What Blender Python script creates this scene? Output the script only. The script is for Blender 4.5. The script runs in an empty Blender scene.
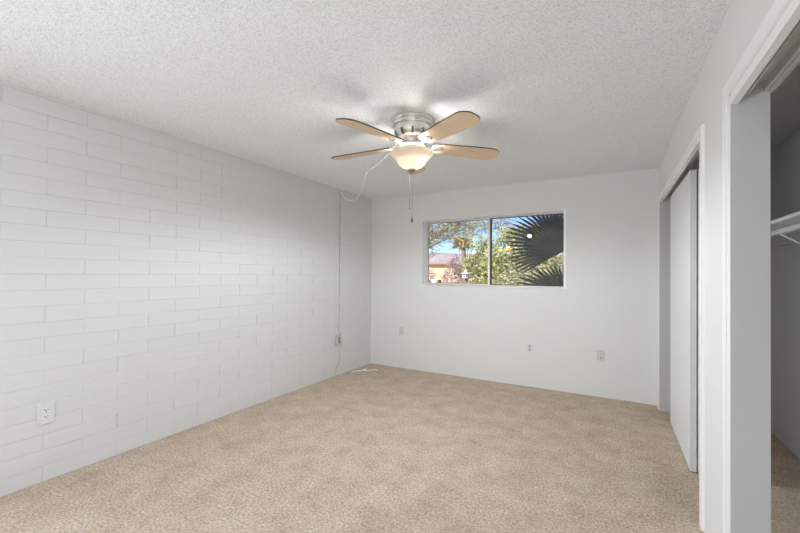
import bpy, bmesh, math, random
from mathutils import Vector, Matrix, noise

C = bpy.context.scene.collection
sc = bpy.context.scene
PI = math.pi

# ------------------------------------------------------------------ camera
FPX, YAW, PITCH, ROLL = 374.850676, -0.51371966, 0.0089628, 0.00751607
CYP = 271.353                   # image row of the optical axis (lens shifted up a little)
EYE = 1.3205


def ray(px, py):
    xx, yy = (px - 400) / FPX, -(py - CYP) / FPX
    cr, sr = math.cos(ROLL), math.sin(ROLL)
    xr, u = xx * cr - yy * sr, xx * sr + yy * cr
    cp, sp = math.cos(PITCH), math.sin(PITCH)
    fw, z = cp - u * sp, sp + u * cp
    cy, sy = math.cos(YAW), math.sin(YAW)
    return Vector((xr * cy + fw * sy, -xr * sy + fw * cy, z))


def at(px, py, Y):
    d = ray(px, py)
    t = Y / d.y
    return Vector((d.x * t, Y, EYE + d.z * t))


cam_data = bpy.data.cameras.new('camera')
cam_data.sensor_width = 36
cam_data.lens = FPX * 36 / 800
cam_data.shift_y = (CYP - 266.5) / 800
cam_data.clip_start = 0.02
cam_data.clip_end = 500
cam = bpy.data.objects.new('camera', cam_data)
C.objects.link(cam)
F = ray(400, CYP)
Rv = ray(400 + FPX, CYP) - F
Uv = ray(400, CYP - FPX) - F
F.normalize(); Rv.normalize(); Uv.normalize()
M = Matrix((Rv, Uv, -F)).transposed().to_4x4()
M.translation = Vector((0, 0, EYE))
cam.matrix_world = M
sc.camera = cam

# ------------------------------------------------------------------ world, sun, exposure
vs = sc.view_settings
vs.view_transform = 'Standard'
vs.look = 'None'
vs.gamma = 1
vs.use_curve_mapping = False
vs.exposure = 0.24
sc.cycles.max_bounces = 16
sc.cycles.diffuse_bounces = 10
sc.cycles.transparent_max_bounces = 16
sc.display_settings.display_device = 'sRGB'

world = bpy.data.worlds.new('sky')
sc.world = world
world.use_nodes = True
wn = world.node_tree
wn.nodes.clear()
wo = wn.nodes.new('ShaderNodeOutputWorld')
wb = wn.nodes.new('ShaderNodeBackground')
wsky = wn.nodes.new('ShaderNodeTexSky')
wsky.sky_type = 'NISHITA'
wsky.sun_disc = False
wsky.sun_elevation = math.radians(36)
wsky.sun_rotation = math.radians(190)
wsky.altitude = 800
wsky.air_density = 1.0
wsky.dust_density = 0.4
wsky.ozone_density = 4.0
wb.inputs['Strength'].default_value = 0.15
whs = wn.nodes.new('ShaderNodeHueSaturation')
whs.inputs['Saturation'].default_value = 1.15
whs.inputs['Hue'].default_value = 0.518
wn.links.new(wsky.outputs[0], whs.inputs['Color'])
wn.links.new(whs.outputs[0], wb.inputs[0])
wn.links.new(wb.outputs[0], wo.inputs[0])

sun_data = bpy.data.lights.new('sun', 'SUN')
sun_data.energy = 8.5
sun_data.angle = math.radians(0.6)
sun_data.color = (1.0, 0.93, 0.82)
sun = bpy.data.objects.new('sun', sun_data)
C.objects.link(sun)
sd = Vector((0.22, 1.0, -0.72)).normalized()
sun.rotation_euler = sd.to_track_quat('-Z', 'Y').to_euler()
sun.location = (0, -6, 8)

# added fill light in a made-up side window behind the camera
side_fill_data = bpy.data.lights.new('side_fill_light', 'AREA')
side_fill_data.shape = 'RECTANGLE'
side_fill_data.size = 1.5
side_fill_data.size_y = 2.0
side_fill_data.energy = 31
side_fill_data.color = (0.85, 0.935, 1.0)
side_fill = bpy.data.objects.new('side_fill_light', side_fill_data)
C.objects.link(side_fill)
side_fill.location = (0.45, -1.2, 1.22)
side_fill.rotation_euler = (math.radians(90), 0, math.radians(90))     # shines towards -X

# added fill light in a made-up low window of the block wall
low_data = bpy.data.lights.new('low_fill_light', 'AREA')
low_data.shape = 'RECTANGLE'
low_data.size = 1.9
low_data.size_y = 0.78
low_data.energy = 66
low_data.color = (0.85, 0.935, 1.0)
low = bpy.data.objects.new('low_fill_light', low_data)
C.objects.link(low)
low.location = (-3.13, -1.1, 0.50)
low.rotation_euler = (math.radians(90), 0, math.radians(-90))     # shines towards +X

# ------------------------------------------------------------------ material helpers


def mat(name, col, rough=0.6, metal=0.0, spec=0.5):
    m = bpy.data.materials.new(name)
    m.use_nodes = True
    b = m.node_tree.nodes['Principled BSDF']
    b.inputs['Base Color'].default_value = (*col, 1)
    b.inputs['Roughness'].default_value = rough
    b.inputs['Metallic'].default_value = metal
    b.inputs['Specular IOR Level'].default_value = spec
    return m


def nodes(m):
    nt = m.node_tree
    return nt, nt.nodes, nt.links, nt.nodes['Principled BSDF']


def add_bump(m, scale=200, strength=0.2, dist=0.002, detail=3, stretch=None):
    nt, n, l, b = nodes(m)
    tc = n.new('ShaderNodeTexCoord')
    nz = n.new('ShaderNodeTexNoise')
    nz.inputs['Scale'].default_value = scale
    nz.inputs['Detail'].default_value = detail
    bp = n.new('ShaderNodeBump')
    bp.inputs['Strength'].default_value = strength
    bp.inputs['Distance'].default_value = dist
    if stretch:
        mp = n.new('ShaderNodeMapping')
        mp.inputs['Scale'].default_value = stretch
        l.new(tc.outputs['Object'], mp.inputs[0])
        l.new(mp.outputs[0], nz.inputs['Vector'])
    else:
        l.new(tc.outputs['Object'], nz.inputs['Vector'])
    l.new(nz.outputs['Fac'], bp.inputs['Height'])
    l.new(bp.outputs[0], b.inputs['Normal'])
    return m


def vary(m, stops, scale=5, detail=3, rough=0.5, stretch=None):
    """colour from noise through a ramp: stops = [(pos, rgb), ...]"""
    nt, n, l, b = nodes(m)
    tc = n.new('ShaderNodeTexCoord')
    nz = n.new('ShaderNodeTexNoise')
    nz.inputs['Scale'].default_value = scale
    nz.inputs['Detail'].default_value = detail
    nz.inputs['Roughness'].default_value = rough
    rp = n.new('ShaderNodeValToRGB')
    els = rp.color_ramp.elements
    while len(els) > len(stops):
        els.remove(els[-1])
    while len(els) < len(stops):
        els.new(0.5)
    for e, (p, c) in zip(els, stops):
        e.position = p
        e.color = (*c, 1)
    if stretch:
        mp = n.new('ShaderNodeMapping')
        mp.inputs['Scale'].default_value = stretch
        l.new(tc.outputs['Object'], mp.inputs[0])
        l.new(mp.outputs[0], nz.inputs['Vector'])
    else:
        l.new(tc.outputs['Object'], nz.inputs['Vector'])
    l.new(nz.outputs['Fac'], rp.inputs[0])
    l.new(rp.outputs[0], b.inputs['Base Color'])
    return m


WALL = (0.74, 0.74, 0.73)
m_wall = add_bump(mat('painted_drywall', WALL, 0.75, spec=0.3), 160, 0.12, 0.002, 4)
m_brick = add_bump(mat('painted_block', (0.69, 0.69, 0.69), 0.6, spec=0.35), 70, 0.22, 0.004, 5)
m_reveal = mat('white_reveal_paint', (0.93, 0.94, 0.95), 0.5)
m_trim = mat('white_trim_paint', (0.84, 0.84, 0.835), 0.4)
m_closet_jambshade = add_bump(mat('closet_paint_jamb_shade', (0.55, 0.55, 0.545), 0.8, spec=0.2), 120, 0.1, 0.002)  # grey lowered to put the jamb's shade into the colour
m_door = mat('white_door_paint', (0.78, 0.79, 0.80), 0.5)
m_dooredge_shade = mat('door_edge_shade', (0.62, 0.62, 0.62), 0.6)  # door white darkened, the edge's shade put into its colour
m_plate = mat('ivory_plastic', (0.60, 0.60, 0.57), 0.4)
m_plateg = mat('greyed_plastic', (0.50, 0.50, 0.48), 0.5)
m_platel = mat('pale_plastic', (0.72, 0.72, 0.71), 0.4)
m_recept = mat('brown_receptacle', (0.20, 0.19, 0.17), 0.5)
m_platew = mat('white_plastic', (0.80, 0.80, 0.78), 0.4)
m_dark = mat('dark_slot', (0.02, 0.02, 0.02), 0.7)
m_screw = mat('painted_screw', (0.55, 0.55, 0.52), 0.4, 0.5)
m_alu = mat('aluminium', (0.72, 0.70, 0.67), 0.4, 0.4)
m_track = mat('track_aluminium', (0.66, 0.66, 0.65), 0.4, 0.5)
m_bronze = mat('dark_aluminium', (0.07, 0.055, 0.045), 0.5, 0.5)
m_nickel = mat('brushed_nickel', (0.84, 0.81, 0.76), 0.38, 0.9)
add_bump(m_nickel, 40, 0.05, 0.001, 3, (1, 1, 30))
m_slot = mat('vent_dark_metal', (0.22, 0.20, 0.17), 0.5, 0.6)
m_finial = mat('grey_metal', (0.30, 0.30, 0.29), 0.35, 0.9)
m_chain = mat('bead_chain_metal', (0.10, 0.10, 0.095), 0.6, 0.0, 0.1)
m_cord = mat('white_cord', (0.93, 0.93, 0.91), 0.5)
m_oldcord = vary(mat('speckled_cord', (0.4, 0.4, 0.38), 0.6),
                 [(0.38, (0.30, 0.29, 0.27)), (0.6, (0.62, 0.61, 0.58))], 60, 2)
m_shelf = mat('shelf_paint', (0.80, 0.80, 0.79), 0.5)
m_rod = mat('white_enamel_rod', (0.80, 0.80, 0.79), 0.35)

# popcorn ceiling
m_ceil = mat('popcorn_ceiling', (0.80, 0.80, 0.79), 0.95, spec=0.1)
nt, n, l, b = nodes(m_ceil)
tc = n.new('ShaderNodeTexCoord')
vo = n.new('ShaderNodeTexVoronoi'); vo.inputs['Scale'].default_value = 330
vo.inputs['Randomness'].default_value = 1.0
nz = n.new('ShaderNodeTexNoise'); nz.inputs['Scale'].default_value = 220; nz.inputs['Detail'].default_value = 4
nz.inputs['Roughness'].default_value = 0.7
mx = n.new('ShaderNodeMath'); mx.operation = 'SUBTRACT'
bp = n.new('ShaderNodeBump'); bp.inputs['Strength'].default_value = 0.7; bp.inputs['Distance'].default_value = 0.004
l.new(tc.outputs['Object'], vo.inputs['Vector']); l.new(tc.outputs['Object'], nz.inputs['Vector'])
l.new(nz.outputs['Fac'], mx.inputs[0]); l.new(vo.outputs['Distance'], mx.inputs[1])
l.new(mx.outputs[0], bp.inputs['Height']); l.new(bp.outputs[0], b.inputs['Normal'])
rp = n.new('ShaderNodeValToRGB')
rp.color_ramp.elements[0].position = 0.36; rp.color_ramp.elements[0].color = (0.60, 0.61, 0.62, 1)  # dark stop paints the shade between popcorn grains into the colour
rp.color_ramp.elements[1].position = 0.52; rp.color_ramp.elements[1].color = (0.94, 0.96, 0.975, 1)
nz2 = n.new('ShaderNodeTexNoise'); nz2.inputs['Scale'].default_value = 112; nz2.inputs['Detail'].default_value = 5; nz2.inputs['Roughness'].default_value = 0.9
l.new(tc.outputs['Object'], nz2.inputs['Vector']); l.new(nz2.outputs['Fac'], rp.inputs[0])
l.new(rp.outputs[0], b.inputs['Base Color'])

# carpet
m_carpet = mat('beige_carpet', (0.4, 0.33, 0.27), 1.0, spec=0.05)
nt, n, l, b = nodes(m_carpet)
tc = n.new('ShaderNodeTexCoord')
big = n.new('ShaderNodeTexNoise'); big.inputs['Scale'].default_value = 5.0; big.inputs['Detail'].default_value = 9
big.inputs['Roughness'].default_value = 0.72
fine = n.new('ShaderNodeTexNoise'); fine.inputs['Scale'].default_value = 70; fine.inputs['Detail'].default_value = 5
fine.inputs['Roughness'].default_value = 0.92
r1 = n.new('ShaderNodeValToRGB')
r1.color_ramp.elements[0].position = 0.34; r1.color_ramp.elements[0].color = (0.545, 0.43, 0.335, 1)
r1.color_ramp.elements[1].position = 0.60; r1.color_ramp.elements[1].color = (0.70, 0.585, 0.48, 1)
r2 = n.new('ShaderNodeValToRGB')
r2.color_ramp.elements[0].position = 0.30; r2.color_ramp.elements[0].color = (0.20, 0.18, 0.16, 1)
r2.color_ramp.elements[1].position = 0.62; r2.color_ramp.elements[1].color = (1.22, 1.22, 1.22, 1)
mul = n.new('ShaderNodeMix'); mul.data_type = 'RGBA'; mul.blend_type = 'MULTIPLY'; mul.inputs[0].default_value = 1.0
bp = n.new('ShaderNodeBump'); bp.inputs['Strength'].default_value = 0.5; bp.inputs['Distance'].default_value = 0.004
l.new(tc.outputs['Object'], big.inputs['Vector']); l.new(tc.outputs['Object'], fine.inputs['Vector'])
l.new(big.outputs['Fac'], r1.inputs[0]); l.new(fine.outputs['Fac'], r2.inputs[0])
l.new(r1.outputs[0], mul.inputs[6]); l.new(r2.outputs[0], mul.inputs[7])
l.new(mul.outputs[2], b.inputs['Base Color'])
l.new(fine.outputs['Fac'], bp.inputs['Height']); l.new(bp.outputs[0], b.inputs['Normal'])

# fan blade wood
m_blade = vary(mat('pale_oak_veneer', (0.5, 0.36, 0.24), 0.45),
               [(0.3, (0.62, 0.455, 0.31)), (0.7, (0.74, 0.57, 0.40))], 6, 4, 0.6, (1.2, 14, 14))
m_bladedge = mat('dark_blade_edge', (0.055, 0.04, 0.035), 0.5)

# frosted glass bowl
m_bowl = bpy.data.materials.new('frosted_glass')
m_bowl.use_nodes = True
nt = m_bowl.node_tree; nt.nodes.clear()
o_ = nt.nodes.new('ShaderNodeOutputMaterial')
tr = nt.nodes.new('ShaderNodeBsdfTranslucent'); tr.inputs[0].default_value = (0.080, 0.066, 0.049, 1)
df = nt.nodes.new('ShaderNodeBsdfDiffuse'); df.inputs[0].default_value = (0.50, 0.45, 0.38, 1)
gl = nt.nodes.new('ShaderNodeBsdfGlossy'); gl.inputs['Roughness'].default_value = 0.25
m1 = nt.nodes.new('ShaderNodeMixShader'); m1.inputs[0].default_value = 0.35
m2 = nt.nodes.new('ShaderNodeMixShader'); m2.inputs[0].default_value = 0.05
nt.links.new(tr.outputs[0], m1.inputs[1]); nt.links.new(df.outputs[0], m1.inputs[2])
nt.links.new(m1.outputs[0], m2.inputs[1]); nt.links.new(gl.outputs[0], m2.inputs[2])
nt.links.new(m2.outputs[0], o_.inputs[0])

# window glass
m_glass = bpy.data.materials.new('window_glass')
m_glass.use_nodes = True
nt = m_glass.node_tree; nt.nodes.clear()
o_ = nt.nodes.new('ShaderNodeOutputMaterial')
tp = nt.nodes.new('ShaderNodeBsdfTransparent'); tp.inputs[0].default_value = (0.96, 0.97, 0.965, 1)
gl = nt.nodes.new('ShaderNodeBsdfGlossy'); gl.inputs['Roughness'].default_value = 0.0
fr = nt.nodes.new('ShaderNodeFresnel'); fr.inputs['IOR'].default_value = 1.38
mm = nt.nodes.new('ShaderNodeMixShader')
nt.links.new(fr.outputs[0], mm.inputs[0]); nt.links.new(tp.outputs[0], mm.inputs[1])
nt.links.new(gl.outputs[0], mm.inputs[2]); nt.links.new(mm.outputs[0], o_.inputs[0])

# outdoors
m_sand = vary(mat('desert_ground', (0.5, 0.4, 0.32), 1, spec=0.1), [(0.35, (0.42, 0.31, 0.25)), (0.65, (0.55, 0.44, 0.37))], 1.2, 5)
m_hill = vary(mat('hill_rock', (0.4, 0.3, 0.33), 1, spec=0.0), [(0.35, (0.30, 0.25, 0.29)), (0.65, (0.40, 0.33, 0.35))], 0.15, 6)
m_adobe = vary(mat('adobe_plaster', (0.55, 0.38, 0.25), 0.9, spec=0.1), [(0.3, (0.52, 0.35, 0.23)), (0.7, (0.60, 0.43, 0.29))], 0.8, 4)
m_roof = mat('tile_roof', (0.42, 0.25, 0.17), 0.9)
m_bark = vary(mat('bark', (0.16, 0.12, 0.09), 0.9), [(0.3, (0.10, 0.08, 0.06)), (0.7, (0.24, 0.19, 0.15))], 9, 4)
m_leafA = vary(mat('oleander_leaf', (0.2, 0.25, 0.05), 0.5), [(0.3, (0.08, 0.11, 0.03)), (0.48, (0.26, 0.28, 0.09)), (0.66, (0.55, 0.52, 0.24))], 14, 3)
m_leafB = vary(mat('mesquite_leaf', (0.2, 0.24, 0.12), 0.6), [(0.3, (0.20, 0.22, 0.13)), (0.7, (0.44, 0.44, 0.27))], 5, 2)
m_yucca = vary(mat('yucca_leaf', (0.3, 0.26, 0.08), 0.6), [(0.3, (0.22, 0.20, 0.08)), (0.7, (0.50, 0.43, 0.22))], 7, 2)
m_dry = vary(mat('dry_shrub', (0.4, 0.32, 0.26), 0.9), [(0.3, (0.46, 0.33, 0.28)), (0.6, (0.82, 0.68, 0.58))], 6, 2)
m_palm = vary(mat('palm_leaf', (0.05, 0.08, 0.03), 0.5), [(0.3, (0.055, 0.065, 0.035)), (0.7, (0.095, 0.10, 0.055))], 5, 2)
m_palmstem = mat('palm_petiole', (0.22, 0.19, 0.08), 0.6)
m_white = mat('white_outdoor_paint', (0.8, 0.78, 0.75), 0.6)
m_yellow = mat('yellow_spots', (0.75, 0.50, 0.06), 0.6)
m_birdroof = mat('grey_bird_house_roof', (0.42, 0.38, 0.34), 0.8)

# ------------------------------------------------------------------ mesh helpers


class MB:
    def __init__(s):
        s.v, s.f, s.mi, s.sm = [], [], [], []

    def quad(s, idx, mi=0, smooth=False):
        s.f.append(tuple(idx)); s.mi.append(mi); s.sm.append(smooth)

    def add(s, pts):
        k = len(s.v)
        s.v.extend(Vector(p) for p in pts)
        return k

    def box(s, x0, x1, y0, y1, z0, z1, mi=0):
        k = s.add([(x0, y0, z0), (x1, y0, z0), (x1, y1, z0), (x0, y1, z0),
                   (x0, y0, z1), (x1, y0, z1), (x1, y1, z1), (x0, y1, z1)])
        for q in ((0, 3, 2, 1), (4, 5, 6, 7), (0, 1, 5, 4), (1, 2, 6, 5), (2, 3, 7, 6), (3, 0, 4, 7)):
            s.quad([k + i for i in q], mi)
        return s

    def lathe(s, prof, cx=0, cy=0, seg=48, mi=0, smooth=True, closed=False):
        rings = []
        for r, z in prof:
            rings.append(s.add([(cx + r * math.cos(2 * PI * i / seg), cy + r * math.sin(2 * PI * i / seg), z) for i in range(seg)]))
        pairs = list(zip(rings, rings[1:]))
        if closed:
            pairs.append((rings[-1], rings[0]))
        for a, b_ in pairs:
            for i in range(seg):
                j = (i + 1) % seg
                s.quad((a + i, a + j, b_ + j, b_ + i), mi, smooth)
        return s

    def tube(s, path, r, seg=8, mi=0, caps=True):
        path = [Vector(p) for p in path]
        rr = r if isinstance(r, (list, tuple)) else [r] * len(path)
        rings = []
        nrm = None
        for i, p in enumerate(path):
            t = (path[min(i + 1, len(path) - 1)] - path[max(i - 1, 0)])
            if t.length < 1e-9:
                t = Vector((0, 0, 1))
            t.normalize()
            if nrm is None:
                ref = Vector((0, 0, 1)) if abs(t.z) < 0.9 else Vector((1, 0, 0))
                nrm = t.cross(ref).normalized()
            else:
                nrm = (nrm - t * nrm.dot(t))
                if nrm.length < 1e-6:
                    nrm = t.orthogonal()
                nrm.normalize()
            bi = t.cross(nrm)
            rings.append(s.add([p + (nrm * math.cos(2 * PI * k / seg) + bi * math.sin(2 * PI * k / seg)) * rr[i] for k in range(seg)]))
        for a, b_ in zip(rings, rings[1:]):
            for k in range(seg):
                j = (k + 1) % seg
                s.quad((a + k, a + j, b_ + j, b_ + k), mi, True)
        if caps:
            s.quad([rings[0] + k for k in range(seg)][::-1], mi)
            s.quad([rings[-1] + k for k in range(seg)], mi)
        return s

    def sphere(s, c, r, seg=14, rings=8, mi=0, squash=1.0):
        prof = []
        for i in range(rings + 1):
            a = -PI / 2 + PI * i / rings
            prof.append((max(r * math.cos(a), 1e-4), c[2] + r * squash * math.sin(a)))
        return s.lathe(prof, c[0], c[1], seg, mi)

    def build(s, name, mats, parent=None, bevel=0.0, recalc=True):
        me = bpy.data.meshes.new(name)
        me.from_pydata([tuple(v) for v in s.v], [], s.f)
        if not isinstance(mats, (list, tuple)):
            mats = [mats]
        for m in mats:
            me.materials.append(m)
        for p, mi, sm in zip(me.polygons, s.mi, s.sm):
            p.material_index = mi
            p.use_smooth = sm
        if recalc:
            bm = bmesh.new(); bm.from_mesh(me)
            bmesh.ops.recalc_face_normals(bm, faces=bm.faces)
            bm.to_mesh(me); bm.free()
        o = bpy.data.objects.new(name, me)
        C.objects.link(o)
        if parent is not None:
            o.parent = parent
        if bevel:
            md = o.modifiers.new('bevel', 'BEVEL')
            md.width = bevel; md.segments = 2; md.limit_method = 'ANGLE'; md.angle_limit = math.radians(40)
        return o


def tag(o, label=None, cat=None, group=None, kind=None):
    if label: o['label'] = label
    if cat: o['category'] = cat
    if group: o['group'] = group
    if kind: o['kind'] = kind
    return o


def thing(name, loc, label, cat, group=None):
    o = bpy.data.objects.new(name, None)
    o.empty_display_size = 0.1
    C.objects.link(o)
    o.location = loc
    return tag(o, label, cat, group)


def structure(o, label, cat):
    return tag(o, label, cat, None, 'structure')


# ------------------------------------------------------------------ dimensions (m)
L, R, D, H = -3.1178, 0.4225, 4.6551, 2.44
Y0 = -2.1                       # rear wall face
WT = 0.106                      # closet wall thickness
CB = 1.196                       # closet back wall face
WX0, WX1, WZ0, WZ1 = -2.279, -0.455, 1.177, 2.075     # window opening

# ------------------------------------------------------------------ shell
m = MB().box(L - 0.2, CB + 0.1, Y0 - 0.2, D + 0.2, -0.15, 0)
structure(m.build('floor', m_carpet), 'beige cut pile carpet covering the whole floor', 'floor')

m = MB().box(L - 0.2, R + WT, Y0 - 0.2, D + 0.2, H, H + 0.12)
structure(m.build('ceiling', m_ceil), 'white popcorn textured ceiling over the bedroom', 'ceiling')
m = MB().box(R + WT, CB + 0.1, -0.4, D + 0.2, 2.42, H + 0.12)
structure(m.build('ceiling_closet', m_closet_jambshade), 'smooth closet ceiling beyond the sliding door openings', 'ceiling')

# back wall around the window opening
m = MB()
yb0, yb1 = D, D + 0.2
m.box(L - 0.2, WX0, yb0, yb1, -0.15, H)
m.box(WX1, CB + 0.1, yb0, yb1, -0.15, H)
m.box(WX0, WX1, yb0, yb1, -0.15, WZ0)
m.box(WX0, WX1, yb0, yb1, WZ1, H)
structure(m.build('wall_back', m_wall), 'smooth white back wall with the window', 'wall')

# rear wall (behind the camera)
m = MB().box(L - 0.2, R + WT, Y0 - 0.2, Y0, -0.15, H)
structure(m.build('wall_rear', m_wall), 'white wall behind the camera', 'wall')

# painted block wall on the left
rng = random.Random(4)
m = MB()
QY0, QY1, QZ0, QZ1 = -2.08, -0.12, 0.08, 0.92      # unseen low window, added to hold its fill light
m.box(L - 0.2, L - 0.0032, Y0, QY0, -0.15, H)
m.box(L - 0.2, L - 0.0032, QY0, QY1, -0.15, QZ0)
m.box(L - 0.2, L - 0.0032, QY0, QY1, QZ1, H)
m.box(L - 0.2, L - 0.0032, QY1, D, -0.15, H)
course = 0.1008
for k in range(24):
    z0 = -0.004 + k * course
    z1 = z0 + course
    off = 0.353 if k % 2 else 0.150
    y = off - 0.4064 * 7
    while y < D:
        a, b_ = max(y, Y0), min(y + 0.4064, D)
        if b_ - a > 0.03 and not (a < QY1 and z1 > QZ0 and z0 < QZ1):
            yc, zc = (a + b_) / 2, (z0 + z1) / 2
            # old paint has filled the joints high up towards the back corner
            fade = min(max((yc - 1.0) / 2.2, 0), 1) * min(max((zc - 1.45) / 0.5, 0), 1)
            if yc > 3.9:
                fade = max(fade, 0.45)
            kf = (1 - 0.86 * fade) * rng.uniform(0.35, 0.9)
            out = rng.uniform(-0.0016, 0.0022) * kf
            tilt = rng.uniform(-0.0022, 0.0022) * kf
            lean = rng.uniform(-0.0012, 0.0012) * kf
            base = L - 0.006 * kf + 0.0
            gy, gz = rng.uniform(0.0008, 0.0028), rng.uniform(0.001, 0.0032)
            # rings: joint edge, shoulder, face
            ring = []
            for (ins_y, ins_z, xo) in ((gy * 0.35, gz * 0.35, -0.0056 * kf), (gy, gz, -0.0013 * kf), (gy + 0.008, gz + 0.006, 0.0)):
                ya, yb_, za, zb = a + ins_y, b_ - ins_y, z0 + ins_z, z1 - ins_z
                pts = []
                for (yy, zz) in ((ya, za), (yb_, za), (yb_, zb), (ya, zb)):
                    sy = (yy - yc) / (b_ - a) * 2
                    sz = (zz - zc) / (z1 - z0) * 2
                    w = 0.0 if xo < -0.003 * kf else 1.0
                    pts.append((L + xo + w * (out + tilt * sz + lean * sy), yy, zz))
                ring.append(m.add(pts))
            back = m.add([(L - 0.0062, a + gy * .35, z0 + gz * .35), (L - 0.0062, b_ - gy * .35, z0 + gz * .35),
                          (L - 0.0062, b_ - gy * .35, z1 - gz * .35), (L - 0.0062, a + gy * .35, z1 - gz * .35)])
            ring = [back] + ring
            for r0, r1 in zip(ring, ring[1:]):
                for i in range(4):
                    j = (i + 1) % 4
                    m.quad((r0 + i, r0 + j, r1 + j, r1 + i))
            m.quad([ring[-1] + i for i in range(4)])
        y += 0.4064
# mortar bed that paint has levelled, slightly behind the faces
mort = MB()
m.box(L - 0.0062, L + 0.004, Y0, 1.35, 2.4195, 2.44)
m.box(L - 0.0062, L - 0.0005, 1.35, D, 2.4155, 2.44)
for k in range(1, 24):                                  # paint filled joints towards the corner
    z = -0.004 + k * course
    if z > 1.75:
        m.box(L - 0.0062, L - 0.0012, 2.3, D, z - 0.002, z + 0.002)
structure(m.build('wall_left', m_brick), 'white painted slump block wall on the left', 'wall')

# right wall with two closet openings
O1 = (2.550, 4.49, 2.056)         # near y, far y, head z of the far opening
O2 = (-0.25, 1.940, 2.006)        # near opening
m = MB()
x0, x1 = R, R + WT
HEAD = 2.085
HEAD1 = 2.135
RY0, RY1, RZ0, RZ1 = -2.0, -0.4, 0.12, 2.3      # unseen side window, added to hold its fill light
m.box(x0, x1, Y0, RY0, 0, H)
m.box(x0, x1, RY0, RY1, 0, RZ0)
m.box(x0, x1, RY0, RY1, RZ1, H)
m.box(x0, x1, RY1, O2[0] - 0.02, 0, H)
m.box(x0, x1, O2[0] - 0.02, O2[1] + 0.02, HEAD, H)
m.box(x0, x1, O2[1] + 0.02, O1[0] - 0.02, 0, H)
m.box(x0, x1, O1[0] - 0.02, O1[1] + 0.02, HEAD1, H)
m.box(x0, x1, O1[1] + 0.02, D, 0, H)
structure(m.build('wall_right', m_wall), 'white wall holding the closet openings on the right', 'wall')

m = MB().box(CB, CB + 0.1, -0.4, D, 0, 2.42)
structure(m.build('wall_closet_back', m_closet_jambshade), 'grey shaded back wall inside the closet', 'wall')
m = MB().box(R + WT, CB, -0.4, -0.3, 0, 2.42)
structure(m.build('wall_closet_end', m_closet_jambshade), 'near end wall of the closet', 'wall')


def opening_trim(name, o, prof, label, HEAD, bottom=0.0):
    yn, yf, zi = o
    m = MB()
    ks = []
    for (u, w) in prof:
        x = R - w
        ks.append(m.add([(x, yf + u, bottom), (x, yf + u, zi + u), (x, yn - u, zi + u), (x, yn - u, bottom)]))
    n_ = len(ks)
    for i in range(n_):
        a, b_ = ks[i], ks[(i + 1) % n_]
        for j in range(3):
            m.quad((a + j, a + j + 1, b_ + j + 1, b_ + j))
    m.quad([k for k in ks]); m.quad([k + 3 for k in ks][::-1])
    # jamb liner
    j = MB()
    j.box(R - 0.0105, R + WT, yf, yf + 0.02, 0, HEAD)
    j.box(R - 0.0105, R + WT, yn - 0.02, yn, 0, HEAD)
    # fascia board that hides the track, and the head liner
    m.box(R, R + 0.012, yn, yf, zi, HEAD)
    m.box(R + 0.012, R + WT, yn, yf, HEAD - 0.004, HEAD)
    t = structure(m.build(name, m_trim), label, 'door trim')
    j.build('jamb_liner', m_closet_jambshade, t)  # liner carries its shade in the grey
    return t


prof2 = [(0.001, 0.0), (0.001, 0.013), (0.035, 0.014), (0.037, 0.003), (0.044, 0.003), (0.047, 0.0165), (0.055, 0.0165),
         (0.058, 0.004), (0.064, 0.004), (0.068, 0.011), (0.088, 0.011), (0.112, 0.014), (0.114, 0.0)]
opening_trim('trim_1', O2, prof2, 'moulded white casing around the near open closet', HEAD)
prof1 = [(0.001, 0.0), (0.001, 0.011), (0.020, 0.012), (0.024, 0.005), (0.029, 0.005), (0.033, 0.013), (0.064, 0.015), (0.067, 0.0)]
opening_trim('trim_2', O1, prof1, 'moulded white casing around the far closet with doors', HEAD1)


# ------------------------------------------------------------------ window of the back wall
win = bpy.data.objects.new('window_1', None)
C.objects.link(win)
structure(win, 'wide two pane sliding window in the back wall', 'window')
GY = D + 0.160
m = MB()      # fixed outer frame
fw_ = 0.018
m.box(WX0, WX0 + 0.012, GY - 0.02, GY + 0.035, WZ0, WZ1)
m.box(WX1 - 0.012, WX1, GY - 0.02, GY + 0.035, WZ0, WZ1)
m.box(WX0 + 0.012, WX1 - 0.012, GY - 0.02, GY + 0.035, WZ0, WZ0 + fw_)
m.box(WX0 + 0.012, WX1 - 0.012, GY - 0.02, GY + 0.035, WZ1 - 0.012, WZ1)
m.build('window_frame', m_alu, win)
MX = at(489.2, 250, GY).x       # meeting stiles
m = MB()      # inner sliding sash, left
sx0, sx1 = WX0 + 0.013, MX + 0.012
m.box(sx0, sx0 + 0.016, GY - 0.012, GY + 0.004, WZ0 + fw_, WZ1 - 0.012)
m.box(sx1 - 0.024, sx1, GY - 0.012, GY + 0.004, WZ0 + fw_, WZ1 - 0.012)
m.box(sx0 + 0.016, sx1 - 0.024, GY - 0.012, GY + 0.004, WZ0 + fw_, WZ0 + fw_ + 0.016)
m.box(sx0 + 0.016, sx1 - 0.024, GY - 0.012, GY + 0.004, WZ1 - 0.026, WZ1 - 0.012)
sash = m.build('sliding_sash', m_alu, win)
m = MB().box(sx0 + 0.014, sx1 - 0.022, GY - 0.006, GY - 0.002, WZ0 + fw_ + 0.014, WZ1 - 0.024)
m.build('pane', m_glass, sash)
m = MB()      # dark rubber gaskets round the left pane
m.box(sx0 + 0.016, sx0 + 0.021, GY - 0.013, GY - 0.007, WZ0 + fw_ + 0.016, WZ1 - 0.026)
m.box(sx0 + 0.021, sx1 - 0.024, GY - 0.013, GY - 0.007, WZ1 - 0.032, WZ1 - 0.026)
m.box(sx0 + 0.021, sx1 - 0.024, GY - 0.013, GY - 0.007, WZ0 + fw_ + 0.016, WZ0 + fw_ + 0.021)
m.build('gasket', m_bronze, sash)
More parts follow.
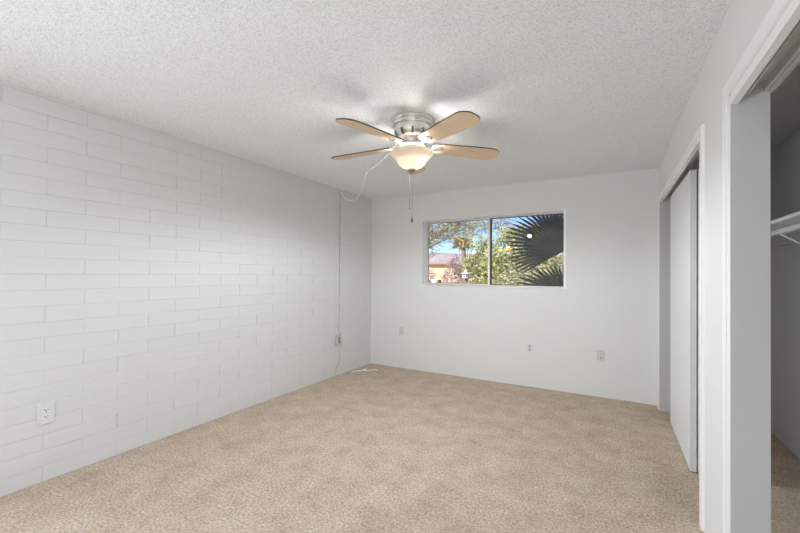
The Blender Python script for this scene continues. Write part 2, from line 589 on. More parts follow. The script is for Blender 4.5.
m = MB()      # fixed light, right
rx0, rx1 = MX + 0.010, WX1 - 0.012
m.box(rx0, rx0 + 0.020, GY + 0.008, GY + 0.024, WZ0 + fw_, WZ1 - 0.012)
m.box(rx1 - 0.012, rx1, GY + 0.008, GY + 0.024, WZ0 + fw_, WZ1 - 0.012)
m.box(rx0 + 0.020, rx1 - 0.012, GY + 0.008, GY + 0.024, WZ0 + fw_, WZ0 + fw_ + 0.008)
m.box(rx0 + 0.020, rx1 - 0.012, GY + 0.008, GY + 0.024, WZ1 - 0.020, WZ1 - 0.012)
fl = m.build('fixed_sash', m_bronze, win)
m = MB().box(rx0 + 0.018, rx1 - 0.010, GY + 0.014, GY + 0.018, WZ0 + fw_ + 0.006, WZ1 - 0.018)
m.build('pane', m_glass, fl)
m = MB()      # white liner on the right of the opening, thin sill with a nose
m.box(WX1 - 0.022, WX1, D - 0.002, D + 0.03, WZ0 + 0.004, WZ1 - 0.004)
m.box(WX0, WX0 + 0.004, D - 0.002, GY - 0.021, WZ0 + 0.004, WZ1 - 0.004)
m.box(WX0, WX1, D - 0.002, GY - 0.021, WZ1 - 0.004, WZ1)
m.build('window_jamb', m_reveal, win)
m = MB().box(WX0 - 0.005, WX1 + 0.022, D - 0.012, D + 0.138, WZ0 - 0.008, WZ0 + 0.004)
m.build('window_sill', m_trim, win, bevel=0.002)

# unseen windows added behind the camera: frames round the fill light openings
added_win2 = bpy.data.objects.new('added_window_2', None)
C.objects.link(added_win2)
structure(added_win2, 'unseen wide window added in the side wall for fill light', 'window')
m = MB()
xa, xb = R + 0.04, R + 0.09
for ya, yb_ in ((RY0, RY0 + 0.04), ((RY0 + RY1) / 2 - 0.02, (RY0 + RY1) / 2 + 0.02), (RY1 - 0.04, RY1)):
    m.box(xa, xb, ya, yb_, RZ0 + 0.04, RZ1 - 0.04)
m.box(xa, xb, RY0, RY1, RZ0, RZ0 + 0.04)
m.box(xa, xb, RY0, RY1, RZ1 - 0.04, RZ1)
m.build('window_frame', m_alu, added_win2)

added_win3 = bpy.data.objects.new('added_window_3', None)
C.objects.link(added_win3)
structure(added_win3, 'unseen low window added in the block wall for fill light', 'window')
m = MB()
for ya, yb_ in ((QY0, QY0 + 0.04), ((QY0 + QY1) / 2 - 0.02, (QY0 + QY1) / 2 + 0.02), (QY1 - 0.04, QY1)):
    m.box(L - 0.12, L - 0.07, ya, yb_, QZ0 + 0.04, QZ1 - 0.04)
m.box(L - 0.12, L - 0.07, QY0, QY1, QZ0, QZ0 + 0.04)
m.box(L - 0.12, L - 0.07, QY0, QY1, QZ1 - 0.04, QZ1)
m.build('window_frame', m_alu, added_win3)

# ------------------------------------------------------------------ closet tracks, doors, shelf, rod


def track(o, label, zt):
    yn, yf, zi = o
    t = thing('sliding_door_track', (R + 0.065, (yn + yf) / 2, zt), label, 'door track')
    m = MB()
    a, b_ = yn - t.location.y + 0.002, yf - t.location.y - 0.002
    xs = lambda x: x - t.location.x
    m.box(xs(R + 0.020), xs(R + 0.110), a, b_, -0.010, -0.001)
    m.build('track_plate', m_track, t)
    for xx, w, zb in ((R + 0.020, 0.003, -0.028), (R + 0.036, 0.004, -0.040), (R + 0.086, 0.005, -0.040), (R + 0.100, 0.008, -0.050)):
        m = MB()
        m.box(xs(xx), xs(xx + w), a, b_, zb, -0.010)
        m.box(xs(xx), xs(xx + w + 0.006), a, b_, zb - 0.003, zb)
        m.build('rail', m_track, t)
    return t


track(O2, 'aluminium double channel track at the head of the near open closet', 2.08)
track(O1, 'aluminium double channel track above the far closet doors', 2.13)


def door(x, ya, yb_, label, front):
    w = 0.036
    t = thing('sliding_closet_door', (x + w / 2, (ya + yb_) / 2, 0.008), label, 'closet door', 'sliding doors of the far closet')
    hy, h = (yb_ - ya) / 2, 2.040
    m = MB().box(-w / 2, w / 2, -hy + 0.0015, hy, 0.0, h)
    m.build('door_panel', m_door, t, bevel=0.0015)
    m = MB().box(-w / 2 + 0.001, w / 2 - 0.001, -hy - 0.0012, -hy + 0.0014, 0.001, h - 0.001)
    m.build('door_edge', m_dooredge_shade, t)
    for s in (-0.32, 0.32):
        m = MB()
        m.box(-0.008, 0.008, s - 0.03, s + 0.03, h, h + 0.008)
        m.build('hanger', m_track, t)
    return t


door(R + 0.0425, 3.186, 4.17, 'front white sliding door of the far closet, edge towards the room', True)
door(R + 0.0865, 3.13, 4.12, 'rear white sliding door, mostly hidden behind the front one', False)

SH_Z = 1.662
t = thing('closet_shelf', (CB, 1.7, SH_Z), 'white board shelf along the back of the open closet', 'shelf')
ly0, ly1 = -0.3 - 1.7 + 0.005, D - 1.7 - 0.005
m = MB().box(-0.335, -0.002, ly0, ly1, -0.010, 0.010)
m.build('shelf_board', m_shelf, t, bevel=0.002)
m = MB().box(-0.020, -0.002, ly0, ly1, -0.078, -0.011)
m.build('cleat', m_closet_jambshade, t)
for yy in (3.07, 1.1):
    y = yy - 1.7
    m = MB()
    m.tube([(-0.318, y, -0.079), (-0.312, y, -0.086), (-0.30, y, -0.093), (-0.01, y, -0.30)], 0.0042, 8)
    m.box(-0.32, -0.02, y - 0.008, y + 0.008, -0.0145, -0.0105)
    m.box(-0.006, -0.0005, y - 0.012, y + 0.012, -0.33, -0.079)
    m.build('bracket', m_rod, t)
m = MB().tube([(CB - 0.315, -0.295, SH_Z - 0.066), (CB - 0.315, D - 0.004, SH_Z - 0.066)], 0.0165, 16)
rod = m.build('closet_rod', m_rod, t)
rod.location = -t.location

# ------------------------------------------------------------------ outlets and plates


def plate(loc, face, label, cat, kind, w=0.072, h=0.116, th=0.006, name='wall_outlet', mplate=None, mrec=None):
    """face: 'back' wall (faces -Y) or 'left' wall (faces +X). Built facing -Y then turned."""
    t = thing(name, loc, label, cat)
    if face == 'left':
        t.rotation_euler = (0, 0, math.radians(90))
    mp_ = mplate or m_plate
    MB().box(-w / 2, w / 2, -th, 0.0, -h / 2, h / 2).build('cover_plate', mp_, t, bevel=0.002)
    if kind == 'duplex':
        for s in (1, -1):
            zc = s * 0.020
            m = MB()
            pts = []
            for i in range(24):
                a = 2 * PI * i / 24
                pts.append((max(-0.0165, min(0.0165, 0.0195 * math.cos(a))), 0, zc + 0.0155 * math.sin(a)))
            k0 = m.add([(p[0], -th - 0.0015, p[2]) for p in pts])
            k1 = m.add([(p[0], -th + 0.001, p[2]) for p in pts])
            m.quad([k0 + i for i in range(24)])
            for i in range(24):
                j = (i + 1) % 24
                m.quad((k0 + i, k0 + j, k1 + j, k1 + i))
            r = m.build('receptacle', mrec or m_platew, t)
            m = MB()
            m.box(-0.0092, -0.0050, -th - 0.0021, -th - 0.0011, zc - 0.004, zc + 0.007)
            m.box(0.0050, 0.0092, -th - 0.0021, -th - 0.0011, zc - 0.003, zc + 0.006)
            m.box(-0.003, 0.003, -th - 0.0021, -th - 0.0011, zc - 0.012, zc - 0.0065)
            m.build('slots', m_dark, r)
        m = MB()
        m.tube([(0, -th + 0.0005, 0), (0, -th - 0.0012, 0)], 0.003, 10)
        m.build('screw', m_screw, t)
    elif kind == 'blank':
        for s in (1, -1):
            m = MB().tube([(0, -th + 0.0005, s * 0.042), (0, -th - 0.0012, s * 0.042)], 0.003, 10)
            m.build('screw', m_screw, t)
    elif kind == 'jack':
        m = MB().tube([(0.000, -th + 0.0005, 0.042), (0.000, -th - 0.0012, 0.042)], 0.0035, 10)
        m.build('screw', m_dark, t)
        m = MB().tube([(0.004, -th + 0.0005, -0.030), (0.004, -th - 0.009, -0.030)], 0.0065, 12)
        j = m.build('coaxial_jack', m_slot, t)
        MB().box(-0.016, -0.006, -th - 0.0012, -th + 0.0005, -0.034, -0.026).build('small_jack', m_screw, t)
    return t


plate((L + 0.002, 0.973, 0.430), 'left', 'white duplex outlet low on the painted block wall at the left edge', 'outlet', 'duplex', 0.082, 0.130, 0.014, mplate=m_platel)
plate((-2.594, D, 0.519), 'back', 'blank ivory cover plate near the left corner of the back wall', 'wall plate', 'blank', name='blank_wall_plate')
plate((-0.844, D, 0.461), 'back', 'duplex outlet with dark slots on the back wall below the window', 'outlet', 'duplex', 0.076, 0.118, 0.012, mplate=m_platel, mrec=m_plateg)
plate((-0.102, D, 0.457), 'back', 'ivory plate with a single dark jack, rightmost on the back wall', 'wall plate', 'jack', 0.074, 0.118, name='jack_plate')

# outlet at the bottom of the raceway, with the cord cover above it
plate((L + 0.002, 3.868, 0.465), 'left', 'small surface outlet box at the foot of the cord cover', 'outlet', 'duplex', 0.078, 0.125, 0.035, mplate=m_plateg, mrec=m_recept)
m = MB()
m.box(L - 0.002, L + 0.007, 3.850, 3.872, 0.53, 2.412)
tag(m.build('cord_cover', m_brick, bevel=0.003), 'painted vertical cord cover strip running up the block wall', 'cord cover')


def smooth_path(pts, nsub=10):
    pts = [Vector(p) for p in pts]
    out = []
    for i in range(len(pts) - 1):
        p0 = pts[max(i - 1, 0)]; p1 = pts[i]; p2 = pts[i + 1]; p3 = pts[min(i + 2, len(pts) - 1)]
        for k in range(nsub):
            t = k / nsub
            out.append(0.5 * ((2 * p1) + (-p0 + p2) * t + (2 * p0 - 5 * p1 + 4 * p2 - p3) * t * t + (-p0 + 3 * p1 - 3 * p2 + p3) * t ** 3))
    out.append(pts[-1])
    return out


# power cord: down the wall beside the cover, wriggling to the floor
rr = random.Random(8)
pts = [(L + 0.006, 3.900 + rr.uniform(-0.003, 0.003), z) for z in [2.40 - 0.12 * i for i in range(16)]]
pts += [(L + 0.012, 3.93, 0.50), (L + 0.016, 3.935, 0.38), (L + 0.012, 3.895, 0.30), (L + 0.014, 3.915, 0.22), (L + 0.018, 3.855, 0.13),
        (L + 0.016, 3.825, 0.05), (L + 0.03, 3.835, 0.008)]
m = MB().tube(smooth_path(pts, 5), 0.0042, 7)
tag(m.build('power_cord', m_oldcord), 'speckled power cord hanging down the block wall beside the cord cover', 'cord')
# loose end on the carpet
pts = [(-3.05, 4.10, 0.006), (-3.00, 4.20, 0.007), (-2.95, 4.21, 0.012), (-2.93, 4.28, 0.018), (-2.98, 4.27, 0.009), (-2.92, 4.24, 0.007),
       (-2.86, 4.33, 0.007), (-2.80, 4.36, 0.006)]
m = MB().tube(smooth_path(pts, 6), 0.006, 7)
tag(m.build('loose_cord', m_cord), 'short loose white cord lying on the carpet in the corner', 'cord')

# ------------------------------------------------------------------ ceiling fan
FX, FY = -1.265, 2.405
FB = 2.260                       # blade plane
fan = thing('ceiling_fan', (FX, FY, H), 'flush mount ceiling fan with five pale wood blades and lit frosted bowl', 'ceiling fan')


def zf(prof):
    return [(r, z - H) for r, z in prof]


m = MB().lathe(zf([(0.001, 2.4399), (0.150, 2.4399), (0.155, 2.436), (0.155, 2.424), (0.150, 2.418), (0.143, 2.416), (0.143, 2.410), (0.148, 2.406),
                   (0.148, 2.398), (0.141, 2.392), (0.130, 2.390)]))
m.build('canopy', m_nickel, fan)
m = MB().lathe(zf([(0.128, 2.395), (0.131, 2.380), (0.130, 2.350), (0.124, 2.330), (0.108, 2.312), (0.090, 2.300), (0.078, 2.294), (0.074, 2.285),
                   (0.074, 2.262), (0.001, 2.262)]))
m.build('motor_housing', m_nickel, fan)
for k in range(10):              # dark vent slots round the lower housing
    a0 = 2 * PI * k / 10 + 0.2
    m = MB()
    pr = [(0.1315, 2.352), (0.1262, 2.331), (0.1100, 2.3115)]
    kk = []
    for r, z in pr:
        kk.append(m.add([((r + 0.0008) * math.cos(a0 + da), (r + 0.0008) * math.sin(a0 + da), z - H - 0.0006) for da in (-0.07, -0.035, 0.0, 0.035, 0.07)]))
    for a_, b_ in zip(kk, kk[1:]):
        for i in range(4):
            m.quad((a_ + i, a_ + i + 1, b_ + i + 1, b_ + i), 0, True)
    m.build('vent_slot', m_slot, fan)
m = MB().lathe(zf([(0.001, 2.263), (0.095, 2.263), (0.098, 2.258), (0.098, 2.250), (0.094, 2.246), (0.001, 2.246)]))
m.build('flywheel', m_nickel, fan)
m = MB().lathe(zf([(0.001, 2.246), (0.062, 2.246), (0.066, 2.238), (0.066, 2.222), (0.060, 2.216), (0.001, 2.216)]))
m.build('light_fitter', m_nickel, fan)
# glass bowl
outer = [(0.146, 2.212), (0.153, 2.210), (0.1555, 2.204), (0.152, 2.192), (0.141, 2.178), (0.126, 2.166), (0.113, 2.153), (0.105, 2.141),
         (0.099, 2.129), (0.089, 2.116), (0.074, 2.104), (0.052, 2.093), (0.026, 2.086), (0.012, 2.085)]
m = MB().lathe(zf(outer), seg=64)
m.build('glass_bowl', m_bowl, fan)
m = MB().lathe(zf([(0.006, 2.094), (0.027, 2.0855), (0.028, 2.081), (0.022, 2.073), (0.012, 2.067), (0.006, 2.061), (0.001, 2.059)]), seg=24)
m.build('finial', m_finial, fan)
m = MB()
m.lathe(zf([(0.004, 2.216), (0.004, 2.09)]), seg=12)
m.build('centre_rod', m_finial, fan)


def chain(dx, dy, z1, z0, fob):
    m = MB()
    nb = int((z1 - z0) / 0.0075)
    for i in range(nb):
        m.sphere((dx, dy, z1 - 0.0075 * i - H), 0.0009, 6, 4)
    m.tube([(dx, dy, z1 - H), (dx, dy, z0 - H)], 0.0008, 5)
    c = m.build('pull_chain', m_chain, fan)
    m = MB()
    if fob == 'bell':
        m.lathe(zf([(0.0015, z0 + 0.003), (0.004, z0), (0.0035, z0 - 0.006), (0.0065, z0 - 0.016), (0.007, z0 - 0.026), (0.003, z0 - 0.034), (0.001, z0 - 0.036)]), dx, dy, 12)
        m.build('chain_fob', m_chain, c)
    else:
        m.lathe(zf([(0.0015, z0 + 0.003), (0.0045, z0), (0.0045, z0 - 0.008), (0.001, z0 - 0.010)]), dx, dy, 12)
        m.build('chain_fob', m_finial, c)


rx, ry = Rv.x, Rv.y
chain(-0.014 * rx, -0.014 * ry, 2.072, 1.806, 'stub')
chain(0.004 * rx, 0.004 * ry, 2.060, 1.735, 'bell')

# blades
for k in range(5):
    ang = math.radians(-102 + 72 * k)
    # blade outline in local coordinates: x outwards, y sideways
    half = [(0.145, 0.034), (0.158, 0.050), (0.185, 0.059), (0.27, 0.067), (0.40, 0.076), (0.52, 0.082), (0.60, 0.083), (0.626, 0.078), (0.650, 0.062), (0.668, 0.044), (0.675, 0.030), (0.677, 0.0)]
    outl = half + [(x, -y) for x, y in reversed(half[:-1])]
    m = MB()
    th = 0.0085
    kb = m.add([(x, y, -th / 2) for x, y in outl])
    kt = m.add([(x, y, th / 2) for x, y in outl])
    n_ = len(outl)
    m.quad([kb + i for i in range(n_)][::-1], 0)
    m.quad([kt + i for i in range(n_)], 1)
    for i in range(n_):
        j = (i + 1) % n_
        m.quad((kb + i, kb + j, kt + j, kt + i), 1)
    bl = m.build('blade', [m_blade, m_bladedge], fan)
    bl.location = (0, 0, FB - H)
    bl.rotation_euler = Matrix.Rotation(ang, 3, 'Z').to_4x4().to_euler()
    bl.rotation_mode = 'XYZ'
    rot = Matrix.Rotation(ang, 3, 'Z') @ Matrix.Rotation(0.030, 3, 'Y') @ Matrix.Rotation(math.radians(-11), 3, 'X')
    bl.rotation_euler = rot.to_euler('XYZ')
    # blade bracket: arm and oval medallion under the root
    m = MB()
    m.tube([(0.080, 0, 0.008), (0.105, 0, -0.004), (0.130, 0, -0.012), (0.160, 0, -0.010), (0.180, 0, -0.007)], [0.014, 0.012, 0.010, 0.012, 0.013], 10)
    seg = 20
    pr = [(1.0, -0.0044), (1.0, -0.0095), (0.86, -0.0130), (0.68, -0.0100), (0.45, -0.0100), (0.35, -0.0150), (0.01, -0.0165)]
    kk = [m.add([(0.190 + 0.040 * s_ * math.cos(2 * PI * i / seg), 0.029 * s_ * math.sin(2 * PI * i / seg), z) for i in range(seg)]) for s_, z in pr]
    for a_, b_ in zip(kk, kk[1:]):
        for i in range(seg):
            j = (i + 1) % seg
            m.quad((a_ + i, a_ + j, b_ + j, b_ + i), 0, True)
    m.build('blade_bracket', m_nickel, bl)

# bulbs of the lamp
for i, (dx, dy) in enumerate(((0.045, 0.0), (-0.04, 0.03))):
    p = (dx, dy, 2.168 - H)
    ld = bpy.data.lights.new('bulb_light', 'POINT')
    ld.energy = (5.2, 4.2)[i]
    ld.color = (1.0, 0.97, 0.93)
    ld.shadow_soft_size = 0.022
    lo = bpy.data.objects.new('bulb_light', ld)
    C.objects.link(lo)
    lo.parent = fan
    lo.location = p

sp = bpy.data.lights.new('added_downlight', 'SPOT')  # added fill spot below the bowl, stands in for the lamp's output
sp.energy = 66
sp.color = (0.91, 0.965, 1.0)
sp.spot_size = math.radians(179)
sp.spot_blend = 0.38
sp.shadow_soft_size = 0.03
so = bpy.data.objects.new('added_downlight', sp)
C.objects.link(so)
so.parent = fan
so.location = (-0.05, 0.095, 2.05 - H)

# swag cord: fan canopy -> ceiling hook -> wall -> cord cover
hook = Vector((-2.23, 3.237, H))
m = MB()
m.lathe([(0.014, H - 0.0005), (0.014, H - 0.004), (0.004, H - 0.006), (0.003, H - 0.012)], hook.x, hook.y, 12)
m.tube([(hook.x, hook.y, H - 0.010)] + [(hook.x + 0.010 * math.sin(a) * 0.7, hook.y + 0.010 * math.sin(a) * 0.7, H - 0.022 + 0.012 * math.cos(a)) for a in [0.3 * i for i in range(1, 15)]], 0.0022, 6)
tag(m.build('ceiling_hook', m_cord), 'small white swag hook screwed into the ceiling left of the fan', 'hook')


def swag(a, b_, sag, nn=60):
    a, b_ = Vector(a), Vector(b_)
    out = []
    for i in range(nn + 1):
        t = i / nn
        p = a.lerp(b_, t)
        p.z -= sag * 4 * t * (1 - t)
        out.append(p)
    return out


hk = hook + Vector((0, 0, -0.032))
wallp = Vector((L + 0.012, 4.17, 2.352))
p1 = swag((FX - 0.105, FY + 0.09, 2.418), hk, 0.055, 70)
p2 = swag(hk, wallp, 0.10, 80)
p3 = swag(wallp, (L + 0.012, 3.905, 2.405), 0.05, 24)
path = p1 + p2[1:] + p3[1:]
rad = [0.0066 + 0.0030 * math.sin(i * 1.9) for i in range(len(path))]
wob = [p + Vector((0.003 * math.sin(i * 1.3), 0.003 * math.cos(i * 1.3), 0.002 * math.sin(i * 2.1))) for i, p in enumerate(path)]
m = MB().tube(wob, rad, 6)
tag(m.build('swag_cord', m_cord), 'white swag cord looping from the fan over the hook to the wall', 'cord')

# ------------------------------------------------------------------ outdoors
m = MB()
gx = [-160 + 16 * i for i in range(21)]
gy = [D + 0.2, 8, 14, 22, 34, 50, 70, 95]
k0 = [m.add([(x, y, -0.2 + (0.0 if y < 20 else 0.25 * noise.noise(Vector((x * .05, y * .05, 0))))) for x in gx]) for y in gy]
for a_, b_ in zip(k0, k0[1:]):
    for i in range(len(gx) - 1):
        m.quad((a_ + i, a_ + i + 1, b_ + i + 1, b_ + i))
structure(m.build('ground', m_sand), 'bare pinkish desert ground outside the window', 'ground')
m = MB()
m.box(L - 0.6, 3.2, Y0 - 0.7, 5.45, 2.60, 2.74)  # unseen slab, widened to keep the sun off the palm
structure(m.build('roof', m_roof), 'unseen flat roof slab, sized to shade the palm from the sun', 'roof')

m = MB()      # mauve hills
ks = []
N = 60
for j in range(8):
    row = []
    for i in range(N):
        x = -150 + 200 * i / (N - 1)
        s_ = math.sin(PI * min(j, 6) / 6 / 2)
        h_ = 9.6 + 2.2 * noise.noise(Vector((x * 0.03, 1.7, 0))) + 1.0 * noise.noise(Vector((x * .1, 5, 0)))
        row.append((x, 88 + 7 * j + 3 * noise.noise(Vector((x * .06, j, 0))), -0.4 + h_ * s_ * (1 if j < 7 else 0.0) + 0.5 * noise.noise(Vector((x * .2, j * 1.3, 3)))))
    ks.append(m.add(row))
for a_, b_ in zip(ks, ks[1:]):
    for i in range(N - 1):
        m.quad((a_ + i, a_ + i + 1, b_ + i + 1, b_ + i), 0, True)
structure(m.build('hills', m_hill), 'low mauve hill on the horizon', 'hills')


def leaf_cloud(m, blobs, count, ln, wd, rng, up=0.3):
    tot = sum(b[1] for b in blobs)
    for _ in range(count):
        x = rng.uniform(0, tot)
        for c, w, rx_, ry_, rz_ in blobs:
            x -= w
            if x <= 0:
                break
        while True:
            q = Vector((rng.uniform(-1, 1), rng.uniform(-1, 1), rng.uniform(-1, 1)))
            if 0.15 < q.length < 1:
                break
        q = q * (0.55 + 0.45 * rng.random())
        p = Vector(c) + Vector((q.x * rx_, q.y * ry_, q.z * rz_))
        d = Vector((rng.gauss(0, 1), rng.gauss(0, 1), rng.gauss(up, 0.8))).normalized()
        s_ = d.orthogonal().normalized()
        s_ = Matrix.Rotation(rng.uniform(0, 2 * PI), 3, d) @ s_
        l_, w_ = ln * rng.uniform(0.6, 1.3), wd * rng.uniform(0.7, 1.2)
        nn_ = d.cross(s_) * w_ * 0.25
        k = m.add([p, p + d * l_ * 0.45 + s_ * w_ + nn_, p + d * l_, p + d * l_ * 0.45 - s_ * w_ + nn_, p + d * l_ * 0.5])
        m.quad((k, k + 1, k + 4)); m.quad((k + 1, k + 2, k + 4)); m.quad((k + 2, k + 3, k + 4)); m.quad((k + 3, k, k + 4))
    return m


GZ = -0.2


def shrub(name, base, blobs, count, ln, wd, mleaf, label, cat, seed, group=None, extra=None):
    rng = random.Random(seed)
    base = Vector(base)
    t = thing(name, base, label, cat, group)
    m = leaf_cloud(MB(), [((Vector(c) - base), w, a, b_, e) for c, w, a, b_, e in blobs], count, ln, wd, rng)
    m.build('foliage', mleaf, t, recalc=False)
    m = MB()
    for c, w, a, b_, e in blobs:
        cc = Vector(c) - base
        mid = cc * 0.5 + Vector((rng.uniform(-.1, .1), rng.uniform(-.1, .1), 0.1))
        m.tube(smooth_path([(rng.uniform(-.05, .05), rng.uniform(-.05, .05), 0), mid, cc, cc + Vector((rng.uniform(-.3, .3) * a, 0, e * .6))], 4), [0.03 - 0.0018 * i for i in range(13)], 6)
    m.build('stems', m_bark, t)
    return t


# the big oleander on the right half of the view
def blob(px, py, Y, w, rx_, ry_, rz_):
    return (at(px, py, Y), w, rx_, ry_, rz_)


b0 = at(518, 262, 9.6)
big = shrub('leafy_bush', (b0.x, 9.6, GZ),
            [blob(512, 240, 9.6, 3, .55, .5, .42), blob(498, 262, 9.4, 3, .5, .5, .5), blob(526, 262, 9.5, 3, .6, .5, .55), blob(548, 255, 9.8, 3, .6, .5, .6),
             blob(510, 285, 9.3, 3, .8, .5, .5), blob(540, 285, 9.4, 3, .8, .5, .5), blob(560, 278, 9.8, 2, .5, .5, .6)],
            7000, 0.10, 0.018, m_leafA, 'big sunlit green bush filling the right window pane behind the palm', 'bush', 11)
rng = random.Random(5)
for px, py in ((500, 251), (507, 250), (511, 250.5), (508, 247)):  # clusters of tiny balls, drawn for small yellow and white spots
    m = MB()
    c = at(px, py, 8.95) - big.location
    for i in range(26):
        d = Vector((rng.gauss(0, 1), rng.gauss(0, 1), rng.gauss(0, .7))).normalized()
        m.sphere(c + d * 0.05 * rng.random(), rng.uniform(0.012, 0.024), 6, 4)
    m.build('spot_cluster', m_yellow if px < 508 else m_white if py < 249 else m_yellow, big)
b0 = at(482, 265, 10.6)
shrub('leafy_bush', (b0.x, 10.6, GZ),
      [blob(484, 250, 10.6, 2, .5, .5, .5), blob(474, 266, 10.4, 2, .45, .4, .45), blob(486, 272, 10.4, 3, .55, .5, .5), blob(478, 288, 10.2, 2, .7, .5, .4)],
      4200, 0.10, 0.018, m_leafA, 'sunlit green bush behind the meeting stile of the window', 'bush', 12)

# mesquite with thin branches across the sky at left
t = thing('mesquite_tree', (at(415, 260, 13).x, 13, GZ), 'sparse feathery tree with thin branches over the left window pane', 'tree')
base = t.location.copy()
rng = random.Random(21)
tw = MB()
tw.tube(smooth_path([(0, 0, 0), (0.1, 0, 1.0), (0.0, 0.1, 1.9), (0.3, 0, 2.6)], 5), [0.11 - 0.005 * i for i in range(16)], 8)
lv = MB()
tips = [(428, 224), (436, 219), (446, 222), (455, 228), (464, 224), (472, 219), (480, 226), (488, 221), (440, 234), (452, 237), (430, 238), (470, 231), (500, 222), (507, 228), (426, 250), (460, 216), (446, 212), (476, 212), (495, 214)]
for (px, py) in tips:
    tip = at(px, py, 13 + rng.uniform(-0.8, 0.8)) - base
    st = Vector((0.25, 0, 2.4))
    mid = st.lerp(tip, 0.5) + Vector((0, rng.uniform(-.2, .2), 0.28 + rng.uniform(-.1, .15)))
    pth = smooth_path([st, mid, tip, tip + Vector((0.25, 0, -0.12))], 8)
    tw.tube(pth, [0.018 - 0.0007 * i for i in range(len(pth))], 5)
    for q in range(44):
        c = pth[rng.randrange(6, len(pth))] + Vector((rng.gauss(0, .10), rng.gauss(0, .15), rng.gauss(-.02, .09)))
        d = Vector((rng.gauss(0, 1), rng.gauss(0, 1), rng.gauss(-.2, .6))).normalized()
        e = c + d * rng.uniform(.12, .26)
        tw.tube([c, (c + e) / 2 + Vector((0, 0, .01)), e], 0.004, 4, caps=False)
        for w in range(7):
            leaf_cloud(lv, [(c.lerp(e, w / 6), 1, .03, .03, .03)], 1, 0.075, 0.020, rng, 0)
tw.build('branches', m_bark, t, recalc=False)
lv.build('foliage', m_leafB, t, recalc=False)

# yucca with a ragged crown on a trunk
b0 = at(465, 262, 11.5)
t = thing('yucca_tree', (b0.x, 11.5, GZ), 'spiky crowned yucca on a bare trunk left of the bushes', 'tree')
rng = random.Random(31)
crown = at(463, 243, 11.5) - t.location
m = MB().tube(smooth_path([(0, 0, 0), (0.03, 0, 0.9), (0.0, 0, 1.6), crown], 5), [0.10 - 0.002 * i for i in range(16)], 8)
m.build('trunk', m_bark, t)
m = MB()
for i in range(330):
    a, el = rng.uniform(0, 2 * PI), rng.uniform(-0.9, 1.3)
    d = Vector((math.cos(a) * math.cos(el), math.sin(a) * math.cos(el), math.sin(el)))
    s_ = d.cross(Vector((0, 0, 1))).normalized()
    c = crown + Vector((rng.uniform(-.22, .22), rng.uniform(-.2, .2), rng.uniform(-.12, .18)))
    ln = rng.uniform(.14, .32)
    k = m.add([c - s_ * .012, c + s_ * .012, c + d * ln * .6 + s_ * .011 - Vector((0, 0, .02)), c + d * ln - Vector((0, 0, .08)), c + d * ln * .6 - s_ * .011 - Vector((0, 0, .02))])
    m.quad((k, k + 1, k + 2, k + 3, k + 4))
m.build('crown', m_yucca, t, recalc=False)

# dry shrubs
for i, (px, py, Y, w_, h_, lab) in enumerate((
        (429, 275, 15.8, .40, .36, 'dry pinkish shrub behind the white block at the lower left of the window'),
        (447, 276, 14.8, .42, .40, 'dry pinkish shrub between the white block and the pale tall shrub'),
        (455, 268, 14.0, .36, .62, 'tall pale dry shrub in the middle of the left window pane'),
        (478, 283, 13.0, .5, .35, 'dry shrub low behind the bird house'))):
    c = at(px, py, Y)
    shrub('dry_shrub', (c.x, Y, GZ), [(c, 2, w_, .4, h_), (c + Vector((0, 0, -0.5)), 2, w_ * 1.2, .5, .5)], 1700, 0.13, 0.012, m_dry, lab, 'shrub', 40 + i)

# adobe garden wall and roof line of a house far away
hx0, hx1 = at(405, 262, 30).x, at(450, 262, 30).x
t = thing('adobe_house', ((hx0 + hx1) / 2, 30, GZ), 'low tan house far off at the left of the window', 'house')
hw = (hx1 - hx0) / 2
zt = at(440, 264.5, 30).z - GZ
MB().box(-hw, hw, 0, 5, 0, zt).build('wall', m_adobe, t)
m = MB()
k = m.add([(-hw - .2, -.4, zt), (hw + .2, -.4, zt), (hw + .2, 5.4, zt), (-hw - .2, 5.4, zt), (-hw + 1, 2.5, zt + .22), (hw - 1, 2.5, zt + .22)])
for q in ((0, 1, 5, 4), (1, 2, 5), (2, 3, 4, 5), (3, 0, 4), (3, 2, 1, 0)):
    m.quad([k + i for i in q])
m.build('roof', m_roof, t)

# white block at the lower left
c = at(436, 280, 12.5)
t = thing('block_pillar', (c.x, 12.5, GZ), 'small white block pillar with a dark side at the lower left of the window', 'pillar')
hh = at(436, 279.5, 12.5).z - GZ
MB().box(-.13, .07, -.13, .13, 0, hh).build('block_shaft', m_white, t, bevel=0.01)
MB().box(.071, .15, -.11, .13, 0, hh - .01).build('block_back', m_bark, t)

# bird house on a post
c = at(465.8, 274.5, 8.6)
t = thing('bird_house', (c.x, 8.6, GZ), 'little white bird house with a pointed grey roof on a post', 'bird house')
z = c.z - GZ
MB().box(-.022, .022, -.022, .022, 0, z - .075).build('post', m_bark, t)
MB().box(-.085, .085, -.085, .085, z - .10, z - .086).build('base_board', m_bronze, t)
m = MB().box(-.066, .066, -.066, .066, z - .086, z + .012)
hs = m.build('house_box', m_white, t)
m = MB().box(-.028, .002, -.0685, -.0655, z - .06, z - .022)
m.build('entrance', m_bronze, hs)
m = MB().box(.030, .062, -.0685, -.0655, z - .08, z - .005)
m.build('side_opening', m_bronze, hs)
m = MB()
k = m.add([(-.105, -.105, z + .012), (.105, -.105, z + .012), (.105, .105, z + .012), (-.105, .105, z + .012), (-.03, -.03, z + .075), (.03, -.03, z + .075), (.03, .03, z + .075), (-.03, .03, z + .075), (0, 0, z + .17)])
for i in range(4):
    j = (i + 1) % 4
    m.quad((k + i, k + j, k + 4 + j, k + 4 + i)); m.quad((k + 4 + i, k + 4 + j, k + 8))
m.quad((k + 3, k + 2, k + 1, k))
m.build('pointed_roof', m_birdroof, t)

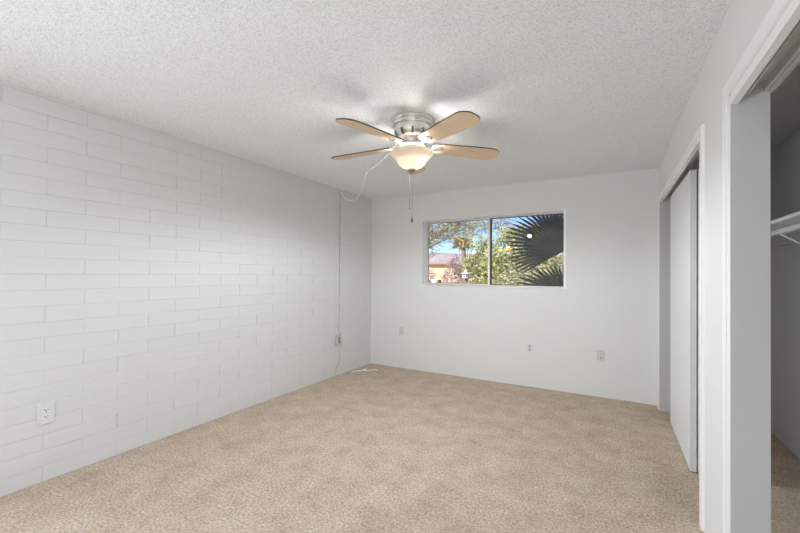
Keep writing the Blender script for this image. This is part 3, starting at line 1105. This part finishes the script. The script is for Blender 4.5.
# white ball on a stake, drawn for a pale round spot
c = at(474.5, 252.5, 9.2)
t = thing('white_ball', (c.x, 9.2, GZ), 'white round globe on a thin stake above the bird house', 'garden globe')
z = c.z - GZ
MB().sphere((0, 0, z), 0.058, 20, 12).build('globe', m_white, t)
MB().tube([(0, 0, 0), (0, 0, z - .05)], 0.009, 8).build('stake', m_bark, t)

# fan palm close to the house, in its shade
PYp = 6.0
tx = at(592, 255, PYp).x
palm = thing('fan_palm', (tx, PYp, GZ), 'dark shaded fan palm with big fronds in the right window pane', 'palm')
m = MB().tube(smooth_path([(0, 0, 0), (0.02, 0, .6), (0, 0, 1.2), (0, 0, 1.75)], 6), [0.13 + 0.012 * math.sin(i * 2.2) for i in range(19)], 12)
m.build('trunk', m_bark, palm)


def frond(hub, n_seg, a0, a1, lens, tiltv, seed, fz=0.65):
    """hub in palm space; fan opens in a plane through the hub; angles in that plane"""
    rng = random.Random(seed)
    U, V = tiltv
    W = U.cross(V).normalized()
    m = MB()
    for i in range(n_seg):
        f = i / (n_seg - 1)
        a = a0 + (a1 - a0) * f
        d = (U * math.cos(a) + V * math.sin(a)).normalized()
        s_ = W.cross(d).normalized()
        ln = lens(f) * rng.uniform(0.94, 1.05)
        step = abs(a1 - a0) / (n_seg - 1)
        fused = fz * ln
        wmax = math.tan(step / 2) * fused * 1.06
        droop = W * 0.0
        prof = [(0.0, 0.004), (fused * .5, wmax * .52), (fused, wmax), (ln * (fz + (1 - fz) * .4), wmax * .80), (ln * (fz + (1 - fz) * .75), wmax * .42), (ln, 0.0012)]
        ring = []
        for r_, w_ in prof:
            sag = -0.10 * (r_ / ln) ** 2 * ln
            c = hub + d * r_ + Vector((0, 0, sag)) + W * (0.02 * math.sin(a * 3) * r_)
            fold = W * w_ * 0.14
            ring.append(m.add([c - s_ * w_, c + fold, c + s_ * w_]))
        for a_, b_ in zip(ring, ring[1:]):
            m.quad((a_, a_ + 1, b_ + 1, b_)); m.quad((a_ + 1, a_ + 2, b_ + 2, b_ + 1))
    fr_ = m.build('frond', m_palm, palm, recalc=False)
    m = MB()
    top = Vector((0, 0, 1.72))
    m.tube(smooth_path([top, top.lerp(hub, .5) + Vector((0, 0, .05)), hub], 6), [0.016 - 0.0006 * i for i in range(13)], 7)
    m.build('petiole', m_palmstem, fr_)


hub1 = at(566, 250, 6.0) - palm.location
frond(hub1, 28, math.radians(84), math.radians(205), lambda f: 0.72 + 0.22 * math.sin(PI * f), (Vector((1, .15, 0)).normalized(), Vector((0, .12, 1)).normalized()), 2)
hub2 = at(566, 296, 5.7) - palm.location
frond(hub2, 16, math.radians(96), math.radians(184), lambda f: 0.48 + 0.42 * f, (Vector((1, -.1, 0)).normalized(), Vector((.1, .25, 1)).normalized()), 3, 0.62)
hub3 = at(592, 228, 6.4) - palm.location
frond(hub3, 20, math.radians(90), math.radians(200), lambda f: 0.62, (Vector((1, .1, 0)).normalized(), Vector((0, .1, 1)).normalized()), 5)
hub4 = at(600, 262, 6.3) - palm.location
frond(hub4, 24, math.radians(-100), math.radians(100), lambda f: 0.75, (Vector((1, .3, 0)).normalized(), Vector((0, .1, 1)).normalized()), 6)
